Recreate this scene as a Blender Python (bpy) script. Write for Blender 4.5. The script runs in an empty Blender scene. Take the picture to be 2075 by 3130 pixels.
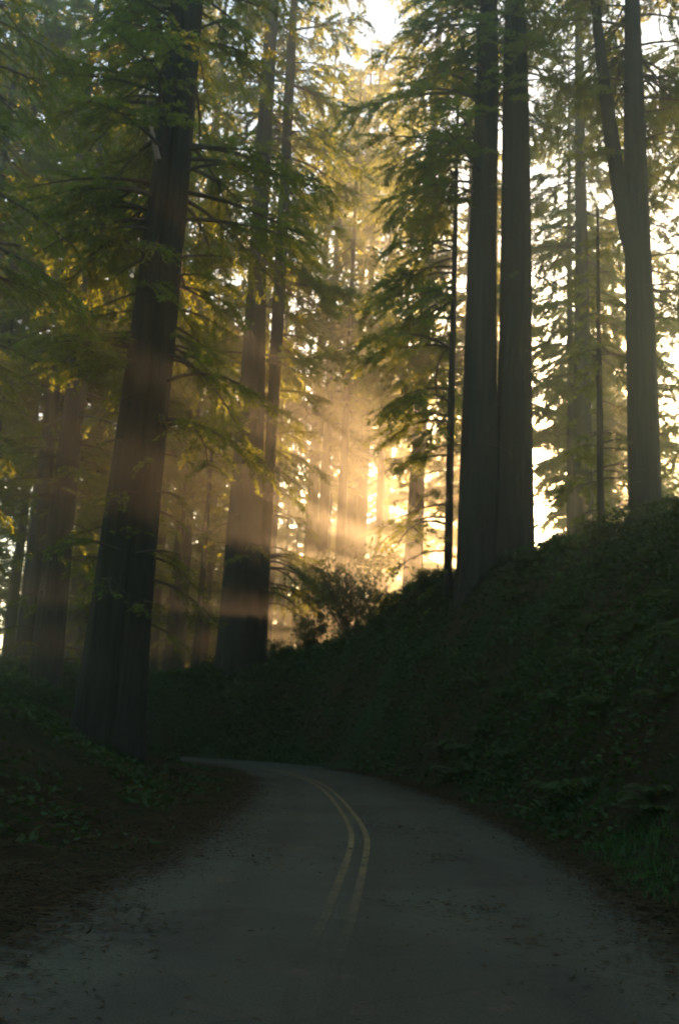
import bpy, math
import numpy as np

R = math.radians
scene = bpy.context.scene
COL = scene.collection
PI = math.pi

# ------------------------------------------------------------------ camera
CAM_H = 1.6
cam_d = bpy.data.cameras.new('camera')
cam = bpy.data.objects.new('camera', cam_d)
COL.objects.link(cam)
cam_d.sensor_fit = 'VERTICAL'
cam_d.sensor_height = 36
cam_d.sensor_width = 24
cam_d.lens = 35
cam_d.clip_start = 0.05
cam_d.clip_end = 3000
cam.rotation_mode = 'XYZ'
from mathutils import Matrix, Vector
cam.matrix_world = (Matrix.Translation((0, 0, CAM_H)) @ Matrix.Rotation(PI/2 + R(12.4), 4, 'X')
                    @ Matrix.Rotation(R(2.6), 4, 'Z'))
cam_d.dof.use_dof = True
cam_d.dof.focus_distance = 5.0
cam_d.dof.aperture_fstop = 3.2
scene.camera = cam

# ------------------------------------------------------------------ helpers
def mesh_obj(name, verts, faces, mat, parent=None, smooth=False):
    """verts (N,3) array; faces: (M,4) or (M,3) array, or a list of such arrays."""
    me = bpy.data.meshes.new(name)
    verts = np.asarray(verts, dtype=np.float32)
    if not isinstance(faces, list):
        faces = [faces]
    faces = [np.asarray(f, dtype=np.int32) for f in faces if len(f)]
    loops = np.concatenate([f.ravel() for f in faces])
    tot = np.concatenate([np.full(len(f), f.shape[1], dtype=np.int32) for f in faces])
    start = np.concatenate([[0], np.cumsum(tot)[:-1]]).astype(np.int32)
    me.vertices.add(len(verts)); me.vertices.foreach_set('co', verts.ravel())
    me.loops.add(len(loops)); me.loops.foreach_set('vertex_index', loops)
    me.polygons.add(len(tot)); me.polygons.foreach_set('loop_start', start)
    me.polygons.foreach_set('loop_total', tot)
    if smooth:
        me.polygons.foreach_set('use_smooth', np.ones(len(tot), dtype=bool))
    me.update(calc_edges=True)
    me.materials.append(mat)
    o = bpy.data.objects.new(name, me)
    COL.objects.link(o)
    if parent is not None:
        o.parent = parent
    return o

def thing(name, label, cat, loc, group=None, rotz=0.0, scale=1.0):
    o = bpy.data.objects.new(name, None)
    COL.objects.link(o)
    o.empty_display_size = 0.5
    o.location = loc
    o.rotation_euler = (0, 0, rotz)
    o.scale = (scale,)*3
    o['label'] = label; o['category'] = cat
    if group: o['group'] = group
    return o

class Geo:
    def __init__(s):
        s.v = []; s.q = []; s.n = 0
    def add(s, v, q):
        s.v.append(np.asarray(v, dtype=np.float32)); s.q.append(np.asarray(q, dtype=np.int32) + s.n)
        s.n += len(v)
    def build(s, name, mat, parent=None, smooth=False):
        return mesh_obj(name, np.concatenate(s.v), np.concatenate(s.q), mat, parent, smooth)

def nrm(a):
    return a/np.maximum(np.linalg.norm(a, axis=-1, keepdims=True), 1e-9)

def ring_tubes(paths, radii, k):
    """paths (N,P,3), radii (N,P): N tubes of k sides, one vertex array + quads."""
    N, P, _ = paths.shape
    t = nrm(np.gradient(paths, axis=1))
    up = np.zeros_like(t); up[..., 2] = 1
    alt = np.zeros_like(t); alt[..., 0] = 1
    up = np.where(np.abs(t[..., 2:3]) > .92, alt, up)
    a = nrm(np.cross(t, up)); b = np.cross(t, a)
    th = np.arange(k)*2*PI/k
    v = (paths[:, :, None, :] + radii[:, :, None, None]*(np.cos(th)[None, None, :, None]*a[:, :, None, :]
         + np.sin(th)[None, None, :, None]*b[:, :, None, :]))
    idx = np.arange(N*P*k).reshape(N, P, k)
    i0 = idx[:, :-1, :]; i1 = idx[:, 1:, :]
    q = np.stack([i0, np.roll(i0, -1, 2), np.roll(i1, -1, 2), i1], -1).reshape(-1, 4)
    return v.reshape(-1, 3), q

def vnoise(x, y, seed=0):
    """smooth value noise for terrain and scatter (about -1..1)"""
    r = np.random.RandomState(seed); tab = r.rand(64, 64)*2-1
    xi = np.floor(x).astype(int); yi = np.floor(y).astype(int)
    fx = x-xi; fy = y-yi
    fx = fx*fx*(3-2*fx); fy = fy*fy*(3-2*fy)
    g = lambda i, j: tab[i % 64, j % 64]
    return ((g(xi, yi)*(1-fx)+g(xi+1, yi)*fx)*(1-fy) + (g(xi, yi+1)*(1-fx)+g(xi+1, yi+1)*fx)*fy)

def sstep(a, b, x):
    t = np.clip((x-a)/(b-a), 0, 1)
    return t*t*(3-2*t)

# ------------------------------------------------------------------ materials
def new_mat(name):
    m = bpy.data.materials.new(name); m.use_nodes = True
    nt = m.node_tree; nt.nodes.clear()
    out = nt.nodes.new('ShaderNodeOutputMaterial')
    return m, nt, out

def N(nt, t, **kw):
    n = nt.nodes.new(t)
    for k, v in kw.items():
        if k in n.inputs: n.inputs[k].default_value = v
        else: setattr(n, k, v)
    return n

def ramp(nt, fac, stops):
    n = nt.nodes.new('ShaderNodeValToRGB')
    el = n.color_ramp.elements
    while len(el) < len(stops): el.new(0.5)
    for e, (p, c) in zip(el, stops):
        e.position = p; e.color = (*c, 1) if len(c) == 3 else c
    nt.links.new(fac, n.inputs['Fac'])
    return n.outputs['Color']

def leaf_mat(name, dark, light, trans, tfac=.5, nscale=.6):
    m, nt, out = new_mat(name)
    L = nt.links
    tc = N(nt, 'ShaderNodeTexCoord')
    no = N(nt, 'ShaderNodeTexNoise', Scale=nscale, Detail=3.0)
    L.new(tc.outputs['Object'], no.inputs['Vector'])
    c = ramp(nt, no.outputs['Fac'], [(.35, dark), (.68, light)])
    ct = ramp(nt, no.outputs['Fac'], [(.35, tuple(.75*x for x in trans)), (.68, trans)])
    di = N(nt, 'ShaderNodeBsdfDiffuse'); tr = N(nt, 'ShaderNodeBsdfTranslucent')
    gl = N(nt, 'ShaderNodeBsdfGlossy', Roughness=.45)
    gl.inputs['Color'].default_value = (.5, .55, .45, 1)
    L.new(c, di.inputs['Color']); L.new(ct, tr.inputs['Color'])
    mx = N(nt, 'ShaderNodeMixShader', Fac=tfac)
    L.new(di.outputs[0], mx.inputs[1]); L.new(tr.outputs[0], mx.inputs[2])
    m2 = N(nt, 'ShaderNodeMixShader', Fac=.035)
    L.new(mx.outputs[0], m2.inputs[1]); L.new(gl.outputs[0], m2.inputs[2])
    L.new(m2.outputs[0], out.inputs['Surface'])
    return m

def bark_mat(name, c0, c1, c2):
    m, nt, out = new_mat(name); L = nt.links
    tc = N(nt, 'ShaderNodeTexCoord')
    mp = N(nt, 'ShaderNodeMapping'); mp.inputs['Scale'].default_value = (9, 9, .55)
    L.new(tc.outputs['Object'], mp.inputs['Vector'])
    no = N(nt, 'ShaderNodeTexNoise', Scale=1.0, Detail=6.0, Roughness=.65)
    L.new(mp.outputs[0], no.inputs['Vector'])
    n2 = N(nt, 'ShaderNodeTexNoise', Scale=.35, Detail=4.0)
    L.new(tc.outputs['Object'], n2.inputs['Vector'])
    ca = ramp(nt, no.outputs['Fac'], [(.3, c0), (.62, c1)])
    fc = ramp(nt, n2.outputs['Fac'], [(.45, (0, 0, 0)), (.7, (.6, .6, .6))])
    mx = N(nt, 'ShaderNodeMix', data_type='RGBA')
    L.new(fc, mx.inputs[0]); L.new(ca, mx.inputs[6]); mx.inputs[7].default_value = (*c2, 1)
    bs = N(nt, 'ShaderNodeBsdfPrincipled', Roughness=.95)
    bs.inputs['Specular IOR Level'].default_value = .15
    L.new(mx.outputs[2], bs.inputs['Base Color'])
    bp = N(nt, 'ShaderNodeBump', Strength=1.0, Distance=.06)
    L.new(no.outputs['Fac'], bp.inputs['Height']); L.new(bp.outputs[0], bs.inputs['Normal'])
    L.new(bs.outputs[0], out.inputs['Surface'])
    return m

M = {}
M['bark'] = bark_mat('redwood_bark', (.012, .012, .008), (.042, .038, .027), (.026, .036, .023))
M['bark2'] = bark_mat('fir_bark', (.015, .015, .011), (.05, .046, .036), (.03, .038, .027))
M['twig'] = bark_mat('twig_bark', (.05, .04, .03), (.11, .085, .06), (.06, .06, .045))
M['dead'] = bark_mat('dead_wood', (.22, .17, .13), (.42, .34, .27), (.3, .25, .2))
M['needles'] = leaf_mat('needles', (.016, .05, .014), (.042, .11, .028), (.3, .37, .035), .5)
M['needles_far'] = leaf_mat('needles_far', (.018, .052, .016), (.046, .11, .028), (.4, .44, .045), .5, .3)
M['leaf'] = leaf_mat('shrub_leaves', (.035, .07, .025), (.07, .12, .04), (.12, .16, .03), .4, 1.2)
M['cover'] = leaf_mat('ground_cover', (.02, .042, .010), (.042, .078, .017), (.06, .1, .015), .3, .8)
M['grass'] = leaf_mat('grass_blades', (.024, .082, .018), (.044, .135, .03), (.06, .15, .028), .35, 1.5)
M['litter'] = leaf_mat('dead_needles', (.035, .026, .012), (.07, .048, .022), (.1, .05, .02), .15, 2.0)

def ground_mat():
    m, nt, out = new_mat('forest_floor'); L = nt.links
    tc = N(nt, 'ShaderNodeTexCoord')
    a = N(nt, 'ShaderNodeTexNoise', Scale=.45, Detail=5.0); L.new(tc.outputs['Object'], a.inputs['Vector'])
    b = N(nt, 'ShaderNodeTexNoise', Scale=14.0, Detail=6.0, Roughness=.7); L.new(tc.outputs['Object'], b.inputs['Vector'])
    ca = ramp(nt, a.outputs['Fac'], [(.32, (.048, .034, .016)), (.48, (.036, .04, .017)), (.62, (.022, .045, .015))])
    cb = ramp(nt, b.outputs['Fac'], [(.3, (.35, .35, .35)), (.7, (1.25, 1.2, 1.1))])
    mx = N(nt, 'ShaderNodeMix', data_type='RGBA', blend_type='MULTIPLY'); mx.inputs[0].default_value = 1
    L.new(ca, mx.inputs[6]); L.new(cb, mx.inputs[7])
    bs = N(nt, 'ShaderNodeBsdfPrincipled', Roughness=1.0)
    bs.inputs['Specular IOR Level'].default_value = .1
    L.new(mx.outputs[2], bs.inputs['Base Color'])
    bp = N(nt, 'ShaderNodeBump', Strength=.9, Distance=.08)
    L.new(b.outputs['Fac'], bp.inputs['Height']); L.new(bp.outputs[0], bs.inputs['Normal'])
    L.new(bs.outputs[0], out.inputs['Surface'])
    return m
M['ground'] = ground_mat()

def road_mat(name, base, paint=None):
    m, nt, out = new_mat(name); L = nt.links
    tc = N(nt, 'ShaderNodeTexCoord')
    a = N(nt, 'ShaderNodeTexNoise', Scale=.55, Detail=6.0, Roughness=.6); L.new(tc.outputs['Object'], a.inputs['Vector'])
    b = N(nt, 'ShaderNodeTexNoise', Scale=60.0, Detail=3.0); L.new(tc.outputs['Object'], b.inputs['Vector'])
    c = N(nt, 'ShaderNodeTexNoise', Scale=2.2, Detail=8.0, Roughness=.75); L.new(tc.outputs['Object'], c.inputs['Vector'])
    d0, d1 = tuple(.72*x for x in base), tuple(1.1*x for x in base)
    ca = ramp(nt, a.outputs['Fac'], [(.32, d0), (.68, d1)])
    cb = ramp(nt, b.outputs['Fac'], [(.3, (.5, .5, .5)), (.7, (1.4, 1.4, 1.4))])
    mx = N(nt, 'ShaderNodeMix', data_type='RGBA', blend_type='MULTIPLY'); mx.inputs[0].default_value = 1
    L.new(ca, mx.inputs[6]); L.new(cb, mx.inputs[7])
    # wheel tracks, cracks and old patches
    at = N(nt, 'ShaderNodeAttribute', attribute_name='across')
    cosw = N(nt, 'ShaderNodeMath', operation='MULTIPLY'); cosw.inputs[1].default_value = 4*PI
    L.new(at.outputs['Fac'], cosw.inputs[0])
    cs = N(nt, 'ShaderNodeMath', operation='COSINE'); L.new(cosw.outputs[0], cs.inputs[0])
    ct = ramp(nt, cs.outputs[0], [(0, (1.12, 1.12, 1.1)), (.9, (.86, .86, .86))])
    mw = N(nt, 'ShaderNodeMix', data_type='RGBA', blend_type='MULTIPLY'); mw.inputs[0].default_value = 1
    L.new(mx.outputs[2], mw.inputs[6]); L.new(ct, mw.inputs[7])
    wn = N(nt, 'ShaderNodeTexNoise', Scale=1.3, Detail=5.0); L.new(tc.outputs['Object'], wn.inputs['Vector'])
    wv = N(nt, 'ShaderNodeMix', data_type='RGBA'); wv.inputs[0].default_value = .35
    L.new(tc.outputs['Object'], wv.inputs[6]); L.new(wn.outputs['Color'], wv.inputs[7])
    vo = N(nt, 'ShaderNodeTexVoronoi', feature='DISTANCE_TO_EDGE', Scale=.75); L.new(wv.outputs[2], vo.inputs['Vector'])
    ck = ramp(nt, vo.outputs['Distance'], [(.0, (.72, .72, .72)), (.012, (1, 1, 1))])
    pn = N(nt, 'ShaderNodeTexNoise', Scale=.22, Detail=1.0); L.new(tc.outputs['Object'], pn.inputs['Vector'])
    pr = ramp(nt, pn.outputs['Fac'], [(.47, (1.1, 1.1, 1.08)), (.5, (.78, .8, .8))])
    m4 = N(nt, 'ShaderNodeMix', data_type='RGBA', blend_type='MULTIPLY'); m4.inputs[0].default_value = 1
    L.new(ck, m4.inputs[6]); L.new(pr, m4.inputs[7])
    m5 = N(nt, 'ShaderNodeMix', data_type='RGBA', blend_type='MULTIPLY'); m5.inputs[0].default_value = 1
    L.new(mw.outputs[2], m5.inputs[6]); L.new(m4.outputs[2], m5.inputs[7]); mx = m5
    # dropped needles lying in drifts on the asphalt
    f = ramp(nt, c.outputs['Fac'], [(.56, (0, 0, 0)), (.7, (.75, .75, .75))])
    m2 = N(nt, 'ShaderNodeMix', data_type='RGBA')
    L.new(f, m2.inputs[0]); L.new(mx.outputs[2], m2.inputs[6]); m2.inputs[7].default_value = (.075, .05, .03, 1)
    col = m2.outputs[2]
    if paint:
        w = N(nt, 'ShaderNodeTexNoise', Scale=3.5, Detail=8.0, Roughness=.8); L.new(tc.outputs['Object'], w.inputs['Vector'])
        fw = ramp(nt, w.outputs['Fac'], [(.4, (.9, .9, .9)), (.64, (.0, .0, .0))])
        sx = N(nt, 'ShaderNodeSeparateXYZ'); L.new(tc.outputs['Object'], sx.inputs[0])
        mr = N(nt, 'ShaderNodeMapRange'); mr.inputs[1].default_value = 7.5; mr.inputs[2].default_value = 15
        mr.inputs[3].default_value = .03; mr.inputs[4].default_value = 1
        L.new(sx.outputs[1], mr.inputs[0])
        mm = N(nt, 'ShaderNodeMath', operation='MULTIPLY'); L.new(fw, mm.inputs[0]); L.new(mr.outputs[0], mm.inputs[1])
        m3 = N(nt, 'ShaderNodeMix', data_type='RGBA')
        L.new(mm.outputs[0], m3.inputs[0]); L.new(col, m3.inputs[6]); m3.inputs[7].default_value = (*paint, 1)
        col = m3.outputs[2]
    bs = N(nt, 'ShaderNodeBsdfPrincipled', Roughness=.75)
    bs.inputs['Specular IOR Level'].default_value = .35
    L.new(col, bs.inputs['Base Color'])
    bp = N(nt, 'ShaderNodeBump', Strength=.5, Distance=.012)
    L.new(b.outputs['Fac'], bp.inputs['Height']); L.new(bp.outputs[0], bs.inputs['Normal'])
    L.new(bs.outputs[0], out.inputs['Surface'])
    return m
M['road'] = road_mat('asphalt', (.036, .044, .026))
M['paint'] = road_mat('worn_yellow_paint', (.036, .044, .026), (.22, .165, .055))

# ------------------------------------------------------------------ road course
RR = np.array([(3.6,-60),(3.2,-20),(2.95,0),(2.9,6),(2.95,9),(3.06,11.3),(3.18,14),(3.27,17.5),(3.25,22.4),(2.92,28.4),(2.16,35.6),(.77,42.3),
               (-1.1,47.0),(-3.4,49.6),(-7.1,51.2),(-12,52),(-18,52),(-26,50),(-40,44)], float)
RL = np.array([(-1.6,-60),(-2.0,-20),(-2.3,0),(-2.28,5),(-2.2,8),(-2.02,10.7),(-1.85,14.4),(-1.82,17.7),(-1.87,22.4),(-2.15,28.4),(-2.75,35),(-4.0,40),
               (-5.8,43.4),(-7.4,44.8),(-9.8,46),(-13,46.8),(-18,46.6),(-25,44.5),(-38,39)], float)
CL = np.array([(1.1,-60),(.6,-20),(.05,0),(-.06,6.4),(.06,8),(.15,9.2),(.23,10.4),(.44,13.8),(.55,17.3),(.25,24.5),(-.35,32),(-1.7,38.5),
               (-3.4,44.2),(-5.6,47),(-8.6,48.5),(-12.5,49.3),(-18,49.2),(-25.5,47.2),(-39,41.5)], float)

def resample(P, n):
    # Catmull-Rom through the points, then n points by parameter
    t = np.linspace(0, len(P)-1-1e-6, n); i = t.astype(int); f = (t-i)[:, None]
    g = lambda k: P[np.clip(i+k, 0, len(P)-1)]
    p0, p1, p2, p3 = g(-1), g(0), g(1), g(2)
    return .5*((2*p1)+(-p0+p2)*f+(2*p0-5*p1+4*p2-p3)*f**2+(-p0+3*p1-3*p2+p3)*f**3)
NR = 400
def smooth(P, n):
    for _ in range(n): P = np.concatenate([P[:1], (P[:-2]+2*P[1:-1]+P[2:])/4, P[-1:]])
    return P
rR, rL, rC = smooth(resample(RR, NR), 60), smooth(resample(RL, NR), 60), smooth(resample(CL, NR), 90)

def min_to(P, Q):
    return np.sqrt(((P[:, None, :]-Q[None, :, :])**2).sum(-1).min(1))
HWR, HWL = min_to(rC, rR), min_to(rC, rL)
TN = nrm(np.gradient(rC, axis=0))
NRM_R = np.stack([TN[:, 1], -TN[:, 0]], -1)          # towards the right edge

def edge_dist(x, y, signed=False):
    """distance outside the road edge (0 on the road) and side: +1 right bank, -1 left"""
    side = np.zeros(x.shape); best = np.full(x.shape, 1e9); hw = np.zeros(x.shape)
    for i in range(0, NR, 2):
        dx, dy = x-rC[i, 0], y-rC[i, 1]
        c = np.hypot(dx, dy)
        s = np.where(NRM_R[i, 0]*dx+NRM_R[i, 1]*dy > 0, 1.0, -1.0)
        n = c < best
        side = np.where(n, s, side); hw = np.where(n, np.where(s > 0, HWR[i], HWL[i]), hw)
        best = np.where(n, c, best)
    return (best-hw if signed else np.maximum(0, best-hw)), side

CTRL = np.array([
 (14,-30,8),(13,0,9.0),(13,15,9.6),(13,25,9.7),(12.2,34,9.3),(11.3,39,9.0),(9.7,44,8.4),(4.6,47,9.0),(6.8,42.5,8.6),
 (3.2,56,6.6),(-.3,57.5,5.8),(-4.2,57,4.2),(5.6,75,10.6),(15.5,62,13.0),(22,50,13.2),(25,60,14),(24,20,13),(30,35,14),
 (10,100,7.5),(30,105,9),(-1,72,6.0),(-4,69,4.2),(-10,75,3.6),(-9,61,4.2),(-16,62,4.2),(-28,66,4),(-10,110,2.5),(-40,110,1.5),(45,150,3),(0,150,1),(-45,150,0),
 (40,60,13),(50,20,12),(-11,40,3.1),(-8,31,1.9),(-12,22,2.6),(-20,30,3.4),(-12,8,1.6),(-22,0,2.4),(-25,52,3.4),(-40,30,4),(-40,0,3),(-20,-30,2),
 (80,200,1),(-80,200,-1),(100,80,6),(-100,80,0),(100,-60,6),(-100,-60,2),(0,200,0)], float)

def terrain(x, y):
    x = np.asarray(x, float); y = np.asarray(y, float)
    num = np.zeros(x.shape); den = np.zeros(x.shape)
    for cx, cy, cz in CTRL:
        w = 1/((x-cx)**2+(y-cy)**2+6.0)**1.7
        num += w*cz; den += w
    z = num/den
    d, side = edge_dist(x, y)
    m = np.where(side > 0, sstep(.5, 9.0-3.2*sstep(30, 42, y), d)*.85+.15*sstep(.5, 3, d), sstep(1.0, 9.0, d))
    z = z*m + m*(.35*vnoise(x*.35+7, y*.35, 1)+.15*vnoise(x*1.1, y*1.1, 2)) + .05*sstep(.1, .6, d)*vnoise(x*2.7, y*2.7, 3)
    return z - .06*(1-sstep(0, .5, d))

def axis(a, lo, hi, b, fine, coarse):
    l = np.arange(a, lo, coarse); m_ = np.arange(lo, hi, fine); r = np.arange(hi, b+coarse, coarse)
    return np.concatenate([l, m_, r])
gx = axis(-130, -26, 30, 130, .4, 4.0); gy = axis(-70, -6, 84, 210, .4, 4.0)
X, Y = np.meshgrid(gx, gy)
Z = terrain(X, Y)
GV = np.stack([X, Y, Z], -1).reshape(-1, 3)
idx = np.arange(len(GV)).reshape(X.shape)
GQ = np.stack([idx[:-1, :-1], idx[:-1, 1:], idx[1:, 1:], idx[1:, :-1]], -1).reshape(-1, 4)
g = mesh_obj('ground', GV, GQ, M['ground'], smooth=True); g['kind'] = 'structure'

# ------------------------------------------------------------------ road
rag = lambda k: .10*vnoise(np.arange(NR)*.9, np.full(NR, k*7.3), 11+k)
oR, oL = HWR+.15+rag(1), HWL+.15+rag(2)
xs = np.linspace(0, 1, 9)
off = -oL[:, None]*(1-xs)[None, :]+oR[:, None]*xs[None, :]
rv = np.zeros((NR, 9, 3)); rv[..., :2] = rC[:, None, :]+off[..., None]*NRM_R[:, None, :]
rv[..., 2] = .0 + .02*(1-(2*xs-1)**2)[None, :]
idx = np.arange(NR*9).reshape(NR, 9)
rq = np.stack([idx[:-1, :-1], idx[:-1, 1:], idx[1:, 1:], idx[1:, :-1]], -1).reshape(-1, 4)
road = mesh_obj('road', rv.reshape(-1, 3), rq, M['road'], smooth=True); road['kind'] = 'structure'
att = road.data.attributes.new('across', 'FLOAT', 'POINT')
att.data.foreach_set('value', np.repeat((2*xs-1)[None, :], NR, 0).astype(np.float32).ravel())
for o_ in (-.115, .115):
    lv = np.zeros((NR, 2, 3))
    for j, e in enumerate((-.042, .042)):
        lv[:, j, :2] = rC+(o_+e)*NRM_R; lv[:, j, 2] = .0235
    idx = np.arange(NR*2).reshape(NR, 2)
    lq = np.stack([idx[:-1, 0], idx[:-1, 1], idx[1:, 1], idx[1:, 0]], -1)
    mesh_obj('centre_line', lv.reshape(-1, 3), lq, M['paint'], road)

# ------------------------------------------------------------------ trees
def trunk_geo(geo, prof, lean, seed, base=(0, 0), segs=72, rows=60, flute=.06, bend=None):
    """tapered fluted stem. prof: list of (height, radius); lean: (dx,dy) per metre"""
    r = np.random.RandomState(seed)
    hs = np.array([p[0] for p in prof], float); rs = np.array([p[1] for p in prof], float)
    u = np.linspace(0, 1, rows)**1.5
    z = hs[0]+u*(hs[-1]-hs[0]); rad = np.interp(z, hs, rs)
    th = np.arange(segs)*2*PI/segs
    ridge = np.zeros((rows, segs))
    for k in (3, 5, 8, 13, 17, 23):
        ph = r.rand()*6.28; tw = r.uniform(-.06, .06)
        ridge += (r.uniform(.4, 1)/math.sqrt(k))*np.sin(k*th[None, :]+ph+tw*z[:, None])
    butt = np.exp(-z/2.2)[:, None]
    rr = rad[:, None]*(1+ridge*(flute+.10*butt))
    wob = .035*rad[0]*np.stack([np.sin(z*.21+r.rand()*6), np.cos(z*.17+r.rand()*6)], -1)
    c = np.stack([base[0]+lean[0]*z, base[1]+lean[1]*z], -1)+wob
    if bend is not None: c[:, 0] += bend[0]*(z/hs[-1])**2; c[:, 1] += bend[1]*(z/hs[-1])**2
    v = np.zeros((rows, segs, 3))
    v[..., 0] = c[:, None, 0]+rr*np.cos(th); v[..., 1] = c[:, None, 1]+rr*np.sin(th); v[..., 2] = z[:, None]
    idx = np.arange(rows*segs).reshape(rows, segs)
    q = np.stack([idx[:-1], np.roll(idx[:-1], -1, 1), np.roll(idx[1:], -1, 1), idx[1:]], -1).reshape(-1, 4)
    geo.add(v.reshape(-1, 3), q)
    return lambda zz: (np.interp(zz, z, c[:, 0]), np.interp(zz, z, c[:, 1]), np.interp(zz, hs, rs))

def leaves_from(P, D, r, length, width, spread=.75, flat=.5, curl=0):
    """rhombic sprays at points P along directions D"""
    n = len(P)
    side = nrm(np.cross(D, np.array([0, 0, 1.0]))+1e-6)
    ang = r.uniform(-1, 1, n)*spread+np.sign(r.uniform(-1, 1, n))*.45
    d = nrm(D*np.cos(ang)[:, None]+side*np.sin(ang)[:, None]+r.normal(0, .22, (n, 3))-np.array([0, 0, .16]))
    up = nrm(np.array([0, 0, 1.0])+r.normal(0, flat, (n, 3)))
    w = nrm(np.cross(d, up))
    l = length*r.uniform(.6, 1.3, n)[:, None]; ww = width*r.uniform(.6, 1.3, n)[:, None]
    v = np.stack([P-d*l*.05, P+d*l*.45+w*ww*.5, P+d*l, P+d*l*.45-w*ww*.5], 1)
    return v.reshape(-1, 3), np.arange(n*4).reshape(n, 4)

def crown_geo(stem, seed, z0, z1, Lmax, nb, leaf=(.17, .055), twigs=15, dens=1.4, az=None, azw=3.2,
              droop=.35, peak=.25, cover=1.0, minL=.25, tier=0, lift=(-.12, .3)):
    """boughs (tubes) and foliage sprays of one conifer. returns (limb Geo, foliage Geo)"""
    r = np.random.RandomState(seed)
    limbs, fol = Geo(), Geo()
    u = np.sort(r.rand(nb)); z = z0+u*(z1-z0)
    if tier: z = z0+np.floor((z-z0)/tier)*tier+r.uniform(0, .25, nb)*tier
    prof = np.where(u < peak, .55+.45*u/peak, minL+(1-minL)*(1-(u-peak)/(1-peak))**.8)
    L = Lmax*prof*r.uniform(.55, 1.15, nb)
    a = np.arange(nb)*2.39996+r.normal(0, .5, nb)
    if az is not None: a = az+r.uniform(-azw, azw, nb)
    cx, cy, cr = stem(z)
    PT = 7
    s = np.linspace(0, 1, PT)
    rise = r.uniform(*lift, nb); dr = droop*r.uniform(.6, 1.5, nb)
    sw = r.normal(0, .25, nb)
    aa = a[:, None]+sw[:, None]*s[None, :]
    path = np.zeros((nb, PT, 3))
    path[..., 0] = cx[:, None]+np.cos(aa)*(cr[:, None]*.7+L[:, None]*s)
    path[..., 1] = cy[:, None]+np.sin(aa)*(cr[:, None]*.7+L[:, None]*s)
    path[..., 2] = z[:, None]+L[:, None]*(rise[:, None]*s-dr[:, None]*s**1.8)
    rad = (.018+.014*L)[:, None]*(1-.85*s)[None, :]
    v, q = ring_tubes(path, rad, 5); limbs.add(v, q)
    # secondary twigs
    B = np.repeat(np.arange(nb), np.maximum(3, (twigs*L/3).astype(int)))
    nt = len(B)
    st = r.uniform(.18, 1, nt)**.8
    f = st*(PT-1-1e-6); i = f.astype(int); fr = (f-i)[:, None]
    p0 = path[B, i]*(1-fr)+path[B, i+1]*fr
    dd = nrm(path[B, i+1]-path[B, i])
    sd = nrm(np.cross(dd, np.array([0, 0, 1.0])))*np.where(r.rand(nt) < .5, -1, 1)[:, None]
    d2 = nrm(dd*r.uniform(.35, 1.1, nt)[:, None]+sd*r.uniform(.3, 1, nt)[:, None]+np.array([0, 0, 1.0])*r.normal(-.12, .18, nt)[:, None])
    l2 = (L[B]*(.42*(1-st)+.14)+.18)*r.uniform(.6, 1.25, nt)
    t3 = np.linspace(0, 1, 3)
    tp = p0[:, None, :]+d2[:, None, :]*l2[:, None, None]*t3[None, :, None]
    tp[..., 2] -= (.22*l2)[:, None]*t3[None, :]**2
    v, q = ring_tubes(tp, np.repeat(np.array([[.012, .008, .003]]), nt, 0), 3); limbs.add(v, q)
    # foliage
    keep = (r.rand(nt) < cover)
    m = np.where(keep, np.maximum(2, (dens*l2/(.45*leaf[1]+.03)*2).astype(int)), 0)
    K = np.repeat(np.arange(nt), m)
    tt = r.uniform(.05, 1.05, len(K))[:, None]
    P = p0[K]+d2[K]*l2[K][:, None]*tt
    P[:, 2] -= .22*l2[K]*tt[:, 0]**2
    P += r.normal(0, .035, P.shape)
    v, q = leaves_from(P, d2[K], r, *leaf); fol.add(v, q)
    return limbs, fol

def root_z(x, y, r=1.0):
    a = np.arange(8)*PI/4
    return float(terrain(x+r*np.cos(a), y+r*np.sin(a)).min())

def conifer(name, label, cat, x, y, prof, crown, seed, lean=(0, 0), group=None, stems=None, bark='bark', needles='needles', sink=.4):
    """one tree: Empty > trunk (one per stem), limbs, crown"""
    z = root_z(x, y, 2.0 if stems else 1.0)-sink
    t = thing(name, label, cat, (x, y, z), group)
    fs = []
    for k, (bx, by, pr, ln) in enumerate(stems or [(0, 0, prof, lean)]):
        gt = Geo(); fs.append(trunk_geo(gt, pr, ln, seed*7+k, (bx, by)))
        gt.build('trunk', M[bark], t, True)
    gl, gf = [], []
    for k, c in enumerate(crown):
        c = dict(c); st = fs[c.pop('stem', 0)]
        l, f_ = crown_geo(st, seed*31+k, **c); gl.append(l); gf.append(f_)
    if gl:
        L_, F_ = Geo(), Geo()
        for l in gl:
            for v, q in zip(l.v, l.q): L_.v.append(v); L_.q.append(q+L_.n)
            L_.n += l.n
        for l in gf:
            for v, q in zip(l.v, l.q): F_.v.append(v); F_.q.append(q+F_.n)
            F_.n += l.n
        L_.build('limbs', M['twig'], t); F_.build('crown', M[needles], t)
    return t

def copy_tree(src, label, loc, rotz, scale, group=None):
    c = src.copy(); COL.objects.link(c)
    c.location = loc; c.rotation_euler = (0, 0, rotz); c.scale = (scale,)*3
    c['label'] = label
    if group: c['group'] = group
    elif 'group' in c: del c['group']
    for ch in src.children:
        k = ch.copy(); COL.objects.link(k); k.parent = c
    return c

def gz(x, y):
    return float(terrain(np.array([float(x)]), np.array([float(y)]))[0])

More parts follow.
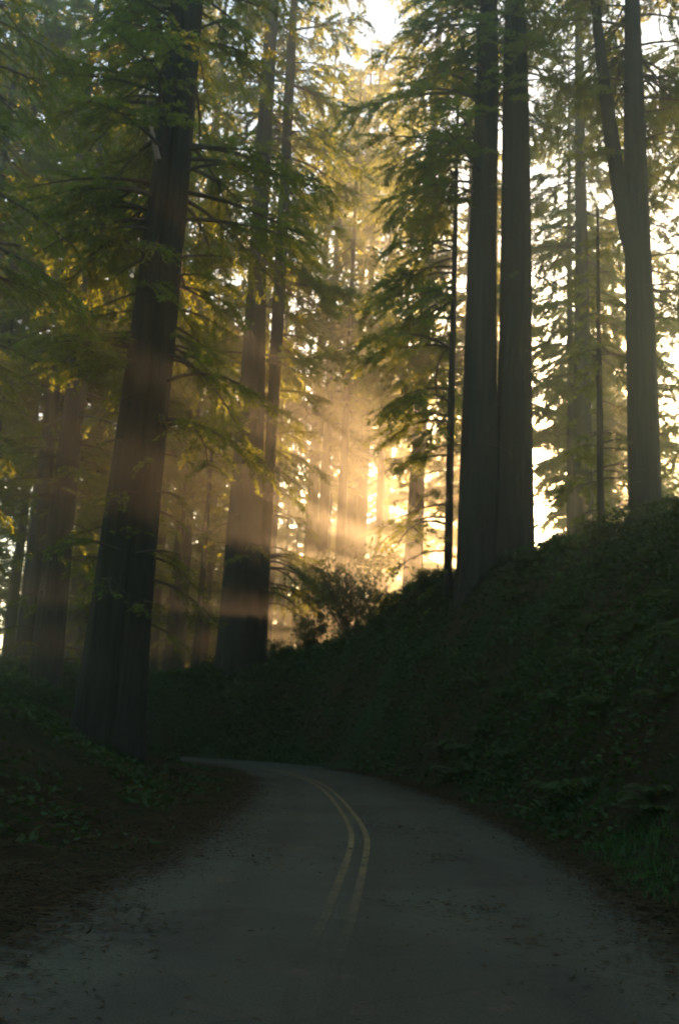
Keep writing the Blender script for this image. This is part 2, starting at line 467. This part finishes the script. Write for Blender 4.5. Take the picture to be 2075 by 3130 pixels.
# --- the big trunks near the road
tA = conifer('redwood_tree', 'big two-stemmed redwood on the left verge with a sunlit crack between its stems', 'tree', -6.45, 30, None,
        [dict(stem=1, z0=13, z1=42, Lmax=4.6, nb=120, dens=1.1, cover=.85, az=PI/2, azw=2.25),
         dict(stem=0, z0=12.5, z1=33, Lmax=4.4, nb=85, dens=1.1, az=PI, azw=1.9),
         dict(stem=1, z0=10, z1=14.5, Lmax=4.6, nb=7, az=-.25, azw=.8, droop=.75, dens=1.2),
         dict(stem=1, z0=4.5, z1=12, Lmax=2.3, nb=22, dens=.8, cover=.7),
         dict(stem=0, z0=4.5, z1=12, Lmax=2.3, nb=16, dens=.8, cover=.6)], 3,
        stems=[(-.36, 0, [(0, 1.0), (.6, .86), (2, .74), (5, .62), (11, .48), (18, .34), (34, .07)], (.018, 0)),
               (.40, .1, [(0, .85), (.6, .72), (2, .6), (5, .5), (11, .42), (18, .38), (30, .27), (43, .06)], (.008, 0))])
p_ = np.linspace(0, 1, 9)
dl = np.stack([-.05-.75*p_+.25*p_**2, -.3-.25*p_, 20.0+2.1*p_**.9], -1)[None]
v, q = ring_tubes(dl, (.10-.085*p_)[None], 8)
gl = Geo(); gl.add(v, q); o_ = gl.build('dead_limb', M['dead'], tA, True); o_['label'] = 'bleached bare limb catching the sun high on the trunk'
conifer('redwood_tree', 'great redwood at the bend with a slimmer stem fused to its right side', 'tree', -5.4, 57, None,
        [dict(stem=0, z0=15, z1=65, Lmax=5.0, nb=105, minL=.5, leaf=(.23, .075), dens=1.1, az=PI/2, azw=2.25),
         dict(stem=1, z0=14, z1=55, Lmax=5.4, nb=85, minL=.6, leaf=(.23, .075), dens=1.1, az=PI/2, azw=2.25),
         dict(stem=0, z0=6, z1=15, Lmax=2.6, nb=26, leaf=(.23, .075), cover=.6, dens=.8),
         dict(stem=1, z0=5, z1=15, Lmax=4.2, nb=26, leaf=(.23, .075), cover=.7, dens=.9, az=-.1, azw=1.2, droop=.5)], 5,
        stems=[(0, 0, [(0, 1.45), (1, 1.22), (4, 1.08), (10, .98), (17, .8), (25, .56), (45, .4), (66, .08)], (-.013, 0)),
               (1.25, .2, [(0, .55), (2, .42), (8, .34), (16, .34), (24, .38), (40, .3), (56, .07)], (-.008, 0))])
conifer('redwood_tree', 'massive dark twin-stemmed redwood rising from the crest of the right bank', 'tree', 6.75, 42, None,
        [dict(stem=0, z0=23, z1=42, Lmax=4.2, nb=70), dict(stem=1, z0=24, z1=45, Lmax=4.4, nb=75),
         dict(stem=0, z0=3, z1=22, Lmax=1.1, nb=9, cover=0), dict(stem=1, z0=3, z1=22, Lmax=1.1, nb=9, cover=0), dict(stem=0, z0=20, z1=36, Lmax=6.8, nb=34, az=PI, azw=1.1, droop=.3), dict(stem=1, z0=14, z1=23, Lmax=2.2, nb=10, cover=.5, dens=.7)], 7,
        stems=[(-.78, 0, [(0, 1.2), (1, 1.02), (3, .92), (6, .85), (9, .78), (12, .7), (19, .6), (26, .54), (43, .07)], (.004, 0)),
               (.80, .1, [(0, 1.15), (1, 1.0), (3, .9), (6, .83), (9, .77), (12, .72), (19, .67), (26, .6), (46, .07)], (-.003, 0))])
tD = conifer('redwood_tree', 'thick dark trunk near the right edge with a curved limb branching off to its left', 'tree', 12.6, 40, [(0, .85), (.8, .72), (3, .65), (10, .61), (20, .48), (40, .08)],
        [dict(z0=19, z1=40, Lmax=4.8, nb=110, az=PI/2, azw=2.25), dict(z0=7, z1=22, Lmax=3.4, nb=30, cover=.8, az=.2, azw=1.3), dict(z0=2, z1=18, Lmax=1.0, nb=12, cover=0)], 11, lean=(-.003, 0))
n_ = 12; s_ = np.linspace(0, 1, n_)
lp = np.stack([-.1-2.5*s_**.75+.5*s_**3, .3*s_, 13.6+21*s_**1.05], -1)[None]
v, q = ring_tubes(lp, (.43-.34*s_)[None], 16)
gl = Geo(); gl.add(v, q); gl.build('curved_limb', M['bark'], tD, True)
conifer('redwood_tree', 'straight grey trunk in thin haze left of the curved-limbed redwood', 'tree', 15.6, 62, [(0, .72), (.8, .64), (10, .57), (24, .4), (60, .07)],
        [dict(z0=12, z1=59, Lmax=4.8, nb=130, leaf=(.23, .075), cover=.9, az=PI/2, azw=2.1)], 13, lean=(-.002, 0))
conifer('redwood_tree', 'haze-softened brown trunk with a bright sunlit right edge above the bank', 'tree', 5.75, 75, [(0, .9), (.8, .8), (6, .68), (14, .55), (32, .42), (70, .07)],
        [dict(z0=13, z1=69, Lmax=5.8, nb=110, minL=.6, leaf=(.25, .08), dens=1.0, az=PI/2, azw=2.1), dict(z0=4, z1=13, Lmax=2.5, nb=10, cover=.5, leaf=(.25, .08))], 17, lean=(.018, 0))
conifer('slender_tree', 'slender black-barked tree close against the left of the massive twin redwood', 'tree', 4.95, 44, [(0, .24), (1, .2), (8, .17), (20, .12), (30, .05)],
        [dict(z0=8.5, z1=28, Lmax=4.8, nb=56, az=PI, azw=1.4, dens=1.05, droop=.45, leaf=(.22, .1)),
         dict(z0=3.5, z1=9, Lmax=4.4, nb=5, az=PI, azw=.7, dens=.8, droop=.5, cover=.5, leaf=(.22, .1)),
         dict(z0=1, z1=7, Lmax=1.2, nb=8, cover=.6)], 19, bark='bark2')
conifer('slender_tree', 'thin dark tree with ragged sprays just left of the curved-limbed redwood', 'tree', 11.3, 42, [(0, .2), (1, .17), (8, .14), (18, .05)],
        [dict(z0=2, z1=17, Lmax=2.6, nb=64, cover=.8, leaf=(.22, .1))], 23, bark='bark2')

# --- trees on the left flank, boughs hanging into the frame
for k, (x, y, h, zc, L_, nb, lab) in enumerate([
        (-12.6, 26, 34, 6.0, 4.8, 95, 'dense dark conifer at the left edge, its boughs filling the upper corner'),
        (-15.5, 36, 38, 6.5, 4.6, 95, 'bushy conifer on the left bank behind the two-stemmed redwood'),
        (-13.0, 46, 40, 9.0, 4.6, 85, 'pale hazy trunk just left of the two-stemmed redwood'),
        (-21.0, 48, 40, 7.0, 4.8, 85, 'conifer with low sprays deep in the shade at the far left')]):
    r_ = .5+.1*(k % 3)
    conifer('conifer', lab, 'tree', x, y, [(0, r_*1.5), (1, r_*1.15), (10, r_*.9), (h, .06)],
            [dict(z0=zc, z1=h-1, Lmax=L_, nb=nb, dens=1.3, cover=.52), dict(z0=3, z1=zc+2, Lmax=2.6, nb=16, cover=.6)], 40+k, bark='bark2')

# --- unseen trees added around and behind the camera to block sky light
sky_block_trees = [(-9, 12), (-10.5, 1), (-9, -12), (-14, -6), (-16, 12), (9.5, 1), (10, -12), (12, 12), (16, 22), (15, -4), (3.5, -30), (-4, -34), (-12, -26), (12, -26), (-20, 20)]
for i in range(54):
    a_ = R(180+(i-26.5)*4.2); d_ = (40, 56)[i % 2]+5*math.sin(i*2.3)
    sky_block_trees.append((d_*math.sin(a_), d_*math.cos(a_)+4))
# --- the forest behind: five kinds each copied
variants = []
for k, (h, zc, L_, nb, r_) in enumerate([(62, 14, 5.0, 95, .5), (52, 8, 4.6, 95, .38), (68, 20, 5.6, 84, .62), (42, 2.5, 3.8, 100, .26), (60, 24, 5.4, 62, .45), (48, 8.5, 5.4, 40, .4), (46, 4, 4.4, 56, .34), (38, 3.5, 4.8, 66, .3)]):
    variants.append((k, h, zc, L_, nb, r_))
bg = [  # x, y, kind, scale
 (-6.3, 95, 4, .95), (-1.6, 98, 2, 1), (.2, 88, 4, 1), (2.4, 104, 2, 1.1), (4.0, 96, 4, 1), (-11.5, 72, 4, .55),
 (-9.2, 68, 4, .5), (-16, 70, 1, 1), (-19, 62, 0, 1), (-24, 66, 2, .9), (-23, 78, 4, 1), (-28, 74, 1, 1),
 (19.2, 78, 3, 1.1), (24.2, 92, 1, .9), (22, 72, 3, 1.1), (28, 102, 1, 1), (33, 100, 1, .9), (18.5, 52, 3, .45),
 (8.9, 69, 5, 1), (10.2, 78, 5, 1), (13.0, 88, 5, 1.05), (15.6, 98, 5, 1.1),  # dense trees added behind the big trunks to block the upper sun
 (-3, 107, 2, 1.25), (1.5, 116, 2, 1.3), (5.0, 109, 2, 1.2),
 (6.3, 124, 3, 1), (10.5, 141, 1, 1), (13.5, 152, 3, 1.1), (16.5, 160, 1, 1.1), (19.5, 174, 3, 1.2), (23.5, 186, 1, 1.2), (26.5, 196, 3, 1.2), (12.4, 100, 7, 1), (7.4, 93, 7, .92), (17.0, 108, 7, 1), (16.9, 71, 6, 1), (21.3, 86, 6, 1), (25.5, 100, 6, 1),  # end of row: trees added to shade haze and cut sun shafts
 (26, 54, 2, 1), (31, 70, 2, 1), (25, 38, 0, 1), (19, 36, 4, .75), (20, 52, 4, .8)]  # off-frame trees added on the right to shade the near haze
rb = np.random.RandomState(9)
def free(x, y, m):
    return all((x-b_[0])**2+(y-b_[1])**2 > m*m for b_ in bg)
for y0_, y1_, n_t, m_ in ((60, 82, 9, 4.5), (82, 108, 13, 5.0), (108, 150, 36, 5.5), (152, 204, 92, 4.2)):
    c_ = 0
    for _ in range(4000):
        if c_ >= n_t: break
        y = rb.uniform(y0_, y1_); az_ = rb.uniform(-23 if y1_ < 151 else -17, -2 if y1_ < 110 else 7 if y1_ < 151 else 9.8); x = y*math.tan(R(az_))
        if y < 84 and az_ > -8: continue
        if y > 151 and x > .306*(y-60)-8: continue
        if 105 < y < 151 and x > .306*(y-60)-13: continue
        if free(x, y, m_):
            low = x < .306*(y-60)-12.9
            bg.append((x, y, int(rb.choice([0, 1, 2, 2] if y0_ < 100 else [3, 3, 3, 0] if y0_ < 150 else [3, 3, 1, 1]) if low or y0_ > 150 else rb.choice([2, 4])), rb.uniform(.85, 1.15) if low or y0_ > 150 else rb.uniform(1, 1.2))); c_ += 1
c_ = 0
for _ in range(3000):                      # the wood beyond the bank on the right
    if c_ >= 26: break
    y = rb.uniform(112, 205); x = rb.uniform(.306*(y-60)+8, .40*y)
    if free(x, y, 5.0): bg.append((x, y, int(rb.choice([0, 1, 3, 3])), rb.uniform(.9, 1.2))); c_ += 1
protos = {}
ZONES = [(0, 'left of the two-stemmed redwood'), (300, 'between the two-stemmed and the great bend redwood'), (575, 'between the great bend redwood and hazy brown trunk'),
         (950, 'between the hazy brown trunk and the twin redwood'), (1140, 'between the twin redwood and straight grey trunk'),
         (1345, 'between the straight grey and curved-limbed trunks'), (1485, 'right of the curved-limbed redwood')]
ORD = 'first second third fourth fifth sixth seventh eighth ninth tenth eleventh twelfth'.split()
def screen_x(x, y):
    p = cam.matrix_world.inverted() @ Vector((x, y, gz(x, y)+7))
    return 784+p.x/-p.z*2300
zone_of = {}
for i, (x, y, k, s) in enumerate(bg):
    px = screen_x(x, y)
    cls = 'near' if y < 81 else 'middle-distance' if y < 111 else 'distant' if y < 151 else 'farthest'
    zn = None if px < -60 or px > 1630 else [t for a_, t in ZONES if px >= a_ or a_ == 0][-1]
    zone_of.setdefault((zn, cls), []).append((px, i))
bg_label, bg_group = {}, {}
for (zn, cls), mem in zone_of.items():
    mem.sort()
    for j, (px, i) in enumerate(mem):
        bg_group[i] = cls+' trees of the forest' if zn else 'trees just outside the picture'
        if zn is None: bg_label[i] = 'conifer rooted outside the picture, its boughs reaching towards it'
        elif cls == 'farthest': bg_label[i] = 'farthest haze-blurred tree '+zn
        elif len(mem) == 1: bg_label[i] = 'the only '+cls+' conifer '+zn
        else: bg_label[i] = ORD[min(j, 11)]+' '+cls+' conifer from the left, '+zn
for i, (x, y, k, s) in enumerate(bg):
    z = root_z(x, y)-.4
    lab = bg_label[i]
    if k not in protos:
        _, h, zc, L_, nb, r_ = variants[k]
        t = conifer('forest_tree', lab, 'tree', x, y, [(0, r_*1.45), (1, r_*1.15), (10, r_*.95), (h, .05)],
                    [dict(z0=zc, z1=h-.8, Lmax=L_, nb=nb, leaf=(.33, .105) if k < 5 else (.27, .1), dens=1.25 if k < 5 else 1.7, minL=.42, twigs=14 if k < 5 else 22, **(dict(tier=3.7, droop=.1, lift=(-.03, .08)) if k == 7 else {}))]+([dict(z0=zc*.4, z1=zc, Lmax=2.0, nb=12, cover=.4, leaf=(.33, .105))] if k in (0, 1, 3) else []),
                    60+k, bark='bark2', needles='needles_far', group=bg_group[i])
        t.scale = (s,)*3; protos[k] = t
    else:
        copy_tree(protos[k], lab, (x, y, z), i*2.1, s, bg_group[i])

for i, (x, y) in enumerate(sky_block_trees):
    k = (0, 2, 4)[i % 3] if i < 15 else (1, 3)[i % 2]
    copy_tree(protos[k], 'unseen tree added around the camera to block sky light', (x, y, root_z(x, y)-.4), i*1.7, .8, 'unseen trees added to block sky light')

# ------------------------------------------------------------------ shrubs
def shrub(label, x, y, h, w, seed, nst=7, leaf=(.13, .085), name='shrub', dens=1.0):
    r = np.random.RandomState(seed)
    t = thing(name, label, 'shrub', (x, y, gz(x, y)-.1))
    P = 6; s = np.linspace(0, 1, P)
    a = r.rand(nst)*6.28; out_ = w*.5*r.uniform(.3, 1.0, nst); hh = h*r.uniform(.6, 1.0, nst)
    path = np.zeros((nst, P, 3))
    path[..., 0] = np.cos(a)[:, None]*out_[:, None]*s**1.2+r.normal(0, .06, (nst, P)); path[..., 1] = np.sin(a)[:, None]*out_[:, None]*s**1.2+r.normal(0, .06, (nst, P))
    path[..., 2] = hh[:, None]*s**.85
    gs, gl = Geo(), Geo()
    v, q = ring_tubes(path, (.035*h/3)*(1-.7*s)[None, :]*np.ones((nst, 1)), 5); gs.add(v, q)
    nt = nst*14; B = r.randint(0, nst, nt); f = r.uniform(.3, 1, nt)*(P-1-1e-6); i = f.astype(int); fr = (f-i)[:, None]
    p0 = path[B, i]*(1-fr)+path[B, i+1]*fr
    d = nrm(r.normal(0, 1, (nt, 3))+np.array([0, 0, .35])); l = w*.16*r.uniform(.5, 1.4, nt)
    tp = p0[:, None, :]+d[:, None, :]*l[:, None, None]*np.linspace(0, 1, 3)[None, :, None]
    v, q = ring_tubes(tp, np.repeat(np.array([[.012, .009, .004]]), nt, 0), 3); gs.add(v, q)
    m = int(22*dens); K = np.repeat(np.arange(nt), m)
    Pp = p0[K]+d[K]*(l[K]*r.uniform(.25, 1.1, len(K)))[:, None]+r.normal(0, .10*w/2, (len(K), 3))*np.array([1, 1, .5])
    v, q = leaves_from(Pp, d[K], r, *leaf, spread=1.4, flat=.6); gl.add(v, q)
    gs.build('stems', M['twig'], t); gl.build('foliage', M['leaf'], t)
    return t
shrub('tall open shrub silhouetted on the crest left of the hazy brown trunk', 1.0, 56.5, 6.0, 7.6, 1, 17, leaf=(.19, .13), dens=.85)
shrub('small sprig-like shrub at the left foot of the glowing gap', -1.2, 56.5, 2.3, 2.6, 2)
shrub('low shrub at the foot of the fused-stem redwood', -3.0, 56, 1.8, 2.2, 3)
shrub('leafy shrub at the foot of the slender black-barked tree', 4.1, 46.5, 1.9, 2.4, 4)
shrub('rounded shrub between the twin redwood and the straight grey trunk', 9.6, 45, 1.3, 3.0, 5)
shrub('low shrub in front of the straight grey trunk', 11.0, 46, 1.2, 2.6, 6)
shrub('dense shrub on the crest beneath the curved-limbed redwood', 13.0, 37.5, 1.4, 2.8, 7)

def fern(x, y, seed, size, label):
    r = np.random.RandomState(seed)
    t = thing('sword_fern', label, 'fern', (x, y, gz(x, y)-.03), 'sword ferns on the right bank')
    nf = 15; s = np.linspace(0, 1, 8)
    a = np.arange(nf)*2.4+r.normal(0, .25, nf); L = size*r.uniform(.7, 1.15, nf); up = r.uniform(.55, 1.0, nf)
    path = np.zeros((nf, 8, 3))
    path[..., 0] = np.cos(a)[:, None]*L[:, None]*s*.85; path[..., 1] = np.sin(a)[:, None]*L[:, None]*s*.85
    path[..., 2] = L[:, None]*(up[:, None]*s-.75*up[:, None]*s**2.2)
    gs, gl = Geo(), Geo()
    v, q = ring_tubes(path, np.repeat((.008*(1-.8*s))[None], nf, 0), 4); gs.add(v, q)
    m = 34; f = np.tile(np.repeat(np.linspace(.12, .99, m), 2), nf)*(7-1e-6); B = np.repeat(np.arange(nf), 2*m); i = f.astype(int); fr = (f-i)[:, None]
    p0 = path[B, i]*(1-fr)+path[B, i+1]*fr; d = nrm(path[B, i+1]-path[B, i])
    sd = nrm(np.cross(d, np.array([0, 0, 1.0])))*np.tile([1, -1], nf*m)[:, None]
    dd = nrm(sd+d*.35+np.array([0, 0, -.18])+r.normal(0, .06, d.shape))
    ln = (size*.17*np.sin(np.clip(f/7, .05, 1)*2.6+.25))[:, None]
    w = d*.016*size
    v = np.stack([p0-w*.6, p0+dd*ln*.5-w*.7, p0+dd*ln, p0+dd*ln*.45+w*.7], 1).reshape(-1, 3)
    gl.add(v, np.arange(len(v)).reshape(-1, 4))
    gs.build('stems', M['twig'], t); gl.build('fronds', M['leaf'], t)
rf = np.random.RandomState(4); k_ = 0
for _ in range(900):
    if k_ >= 34: break
    x = rf.uniform(3, 14); y = rf.uniform(7.5, 40)
    d_, s_2 = edge_dist(np.array([x]), np.array([y]))
    if s_2[0] > 0 and 1.2 < d_[0] < 8 and x < .42*y+.8:
        fern(x, y, 300+k_, rf.uniform(.7, 1.25), 'sword fern arching out of the dark undergrowth on the right bank'); k_ += 1

# ------------------------------------------------------------------ undergrowth, grass, litter
def scatter(n, x0, x1, y0, y1, seed, keepf):
    r = np.random.RandomState(seed)
    x = r.uniform(x0, x1, n); y = r.uniform(y0, y1, n)
    d, s = edge_dist(x, y)
    k = keepf(x, y, d, s, r)
    return x[k], y[k], d[k], s[k], r

def cover_obj(name, mat, parts, label=None):
    g_ = Geo()
    for v, q in parts: g_.add(v, q)
    o = g_.build(name, mat); o['kind'] = 'stuff'
    if label: o['label'] = label
    return o

x, y, d, s, r = scatter(520000, -26, 24, 4, 68, 5, lambda x, y, d, s, r:
    (d > .7+.5*vnoise(x*.8, y*.8, 21)) & ((s > 0) | (vnoise(x*.35, y*.35, 22) > -.45)) & (np.abs(x) < .40*y+4)
    & (r.rand(len(x)) < np.where(s > 0, 1, .5)*np.clip(.35+.65*vnoise(x*.5, y*.5, 23)+.4, .15, 1)))
hgt = np.clip(.32+.34*vnoise(x*.45, y*.45, 24)+.18*vnoise(x*1.7, y*1.7, 25), .03, 1)*sstep(.4, 3, d)*np.where(s > 0, 1.1, .55)
P = np.stack([x, y, terrain(x, y)+hgt*r.rand(len(x))**.6], -1)
D = nrm(np.stack([r.normal(0, 1, len(x)), r.normal(0, 1, len(x)), .5+0*x], -1))
sz = (.09+.0028*y)[:, None]
v, q = leaves_from(P, D, r, 1, .5, spread=1.2, flat=.8)
v = (P[:, None, :]+(v.reshape(-1, 4, 3)-P[:, None, :])*sz[:, :, None]).reshape(-1, 3)
cover_obj('undergrowth', M['cover'], [(v, q)], 'dark ferny undergrowth cloaking the banks on both sides of the road')

x, y, d, s, r = scatter(160000, 3, 9, 4, 22, 6, lambda x, y, d, s, r:
    (s > 0) & (np.abs(d-(.95+.35*vnoise(y*.5, x*0, 31))) < .15+.45*r.rand(len(x))**2) & (r.rand(len(x)) < np.clip(.6+.6*vnoise(x*.7, y*.6, 32), 0, 1)*sstep(27, 15, y)))
P = np.stack([x, y, terrain(x, y)-.01], -1)
n = len(P); h_ = r.uniform(.04, .15, n)[:, None]*(.9+.4*vnoise(x*1.5, y*1.5, 77))[:, None]
tip = P+np.concatenate([r.normal(0, .04, (n, 2)), h_], 1)
w_ = np.concatenate([r.normal(0, 1, (n, 2)), np.zeros((n, 1))], 1); w_ = nrm(w_)*.007
mid = P*.5+tip*.5
v = np.stack([P-w_, P+w_, mid+w_*.9+(tip-P)*.05, tip], 1).reshape(-1, 3)
cover_obj('grass', M['grass'], [(v, np.arange(n*4).reshape(n, 4))], 'bright green grass strip along the right verge')

DRIFT = [(1.42, 17.5, .55, 1.3), (1.35, 14.0, .6, .8), (1.25, 10.0, .55, .9), (1.75, 9.0, .8, .7), (-1.5, 8.9, .5, .9), (-.9, 13, .4, 1.2)]
def litter_keep(x, y, d, s, r):
    sd, _ = edge_dist(x, y, True)
    p = np.where(sd > 0, np.where(sd < 3.2, .8, .18), .85*np.exp(sd/(.16+.14*vnoise(y*.6, s*3, 44)+.05)) + .005)
    for cx, cy, rx, ry in DRIFT:
        q = ((x-cx)/rx)**2+((y-cy)/ry)**2
        p = p+np.where(sd < 0, .2*np.exp(-q)*np.clip(vnoise(x*2.5, y*2.5, 45)+.5, 0, 1), 0)
    return (r.rand(len(x)) < p) & (np.abs(x) < .42*y+3)
x, y, d, s, r = scatter(800000, -9, 9, 3.5, 44, 7, litter_keep)
z = np.where(d > 0, np.maximum(terrain(x, y), .0)+.015, .024)+.03*r.rand(len(x))**3
P = np.stack([x, y, z], -1)
D = nrm(np.stack([r.normal(0, 1, len(x)), r.normal(0, 1, len(x)), 0*x], -1))
v, q = leaves_from(P, D, r, .085, .02, spread=1.5, flat=.25)
v[:, 2] = np.maximum(v[:, 2], np.repeat(z, 4)-.006)
cover_obj('leaf_litter', M['litter'], [(v, q)], 'brown dead needles and leaves along the road shoulders')

# ------------------------------------------------------------------ air
SUN_EL, SUN_AZ = R(5.6), R(17.0)      # azimuth measured from +Y towards +X
hm, nt, out = new_mat('haze_air')
pv = nt.nodes.new('ShaderNodeVolumePrincipled')
pv.inputs['Color'].default_value = (.86, .98, .80, 1)
pv.inputs['Density'].default_value = .0027
pv.inputs['Anisotropy'].default_value = .86
nt.links.new(pv.outputs[0], out.inputs['Volume'])
x0, x1, y0, y1, z0, z1 = -132, 136, -72, 216, float(Z.min())-1, 68
hv = np.array([(x0, y0, z0), (x1, y0, z0), (x1, y1, z0), (x0, y1, z0), (x0, y0, z1), (x1, y0, z1), (x1, y1, z1), (x0, y1, z1)])
hf = np.array([(0, 3, 2, 1), (4, 5, 6, 7), (0, 1, 5, 4), (1, 2, 6, 5), (2, 3, 7, 6), (3, 0, 4, 7)])
hz = mesh_obj('haze', hv, hf, hm); hz['kind'] = 'stuff'

# ------------------------------------------------------------------ light
sun_d = bpy.data.lights.new('sun', 'SUN')
sun_d.energy = 5.0; sun_d.angle = R(.5); sun_d.color = (1.0, .49, .24)
sun = bpy.data.objects.new('sun', sun_d); COL.objects.link(sun)
to_sun = Vector((math.sin(SUN_AZ)*math.cos(SUN_EL), math.cos(SUN_AZ)*math.cos(SUN_EL), math.sin(SUN_EL)))
sun.rotation_mode = 'QUATERNION'
sun.rotation_quaternion = to_sun.to_track_quat('Z', 'Y')

w = bpy.data.worlds.new('World'); scene.world = w; w.use_nodes = True
nt = w.node_tree; nt.nodes.clear()
sk = nt.nodes.new('ShaderNodeTexSky'); sk.sky_type = 'NISHITA'; sk.sun_disc = False; sk.air_density = .8; sk.dust_density = 1.5; sk.ozone_density = .7
sk.sun_elevation = SUN_EL; sk.sun_rotation = SUN_AZ
bgn = nt.nodes.new('ShaderNodeBackground'); bgn.inputs['Strength'].default_value = .075
wo = nt.nodes.new('ShaderNodeOutputWorld')
nt.links.new(sk.outputs[0], bgn.inputs['Color']); nt.links.new(bgn.outputs[0], wo.inputs['Surface'])

vs = scene.view_settings
scene.display_settings.display_device = 'sRGB'
vs.view_transform = 'Standard'; vs.look = 'None'; vs.gamma = 1.0; vs.use_curve_mapping = False
vs.exposure = 3.65
cy = scene.cycles
cy.max_bounces = 5; cy.diffuse_bounces = 3; cy.glossy_bounces = 1; cy.transmission_bounces = 3; cy.volume_bounces = 0
cy.transparent_max_bounces = 4
cy.use_denoising = True; cy.use_adaptive_sampling = False
cy.sample_clamp_indirect = 1.5; cy.sample_clamp_direct = 12.0
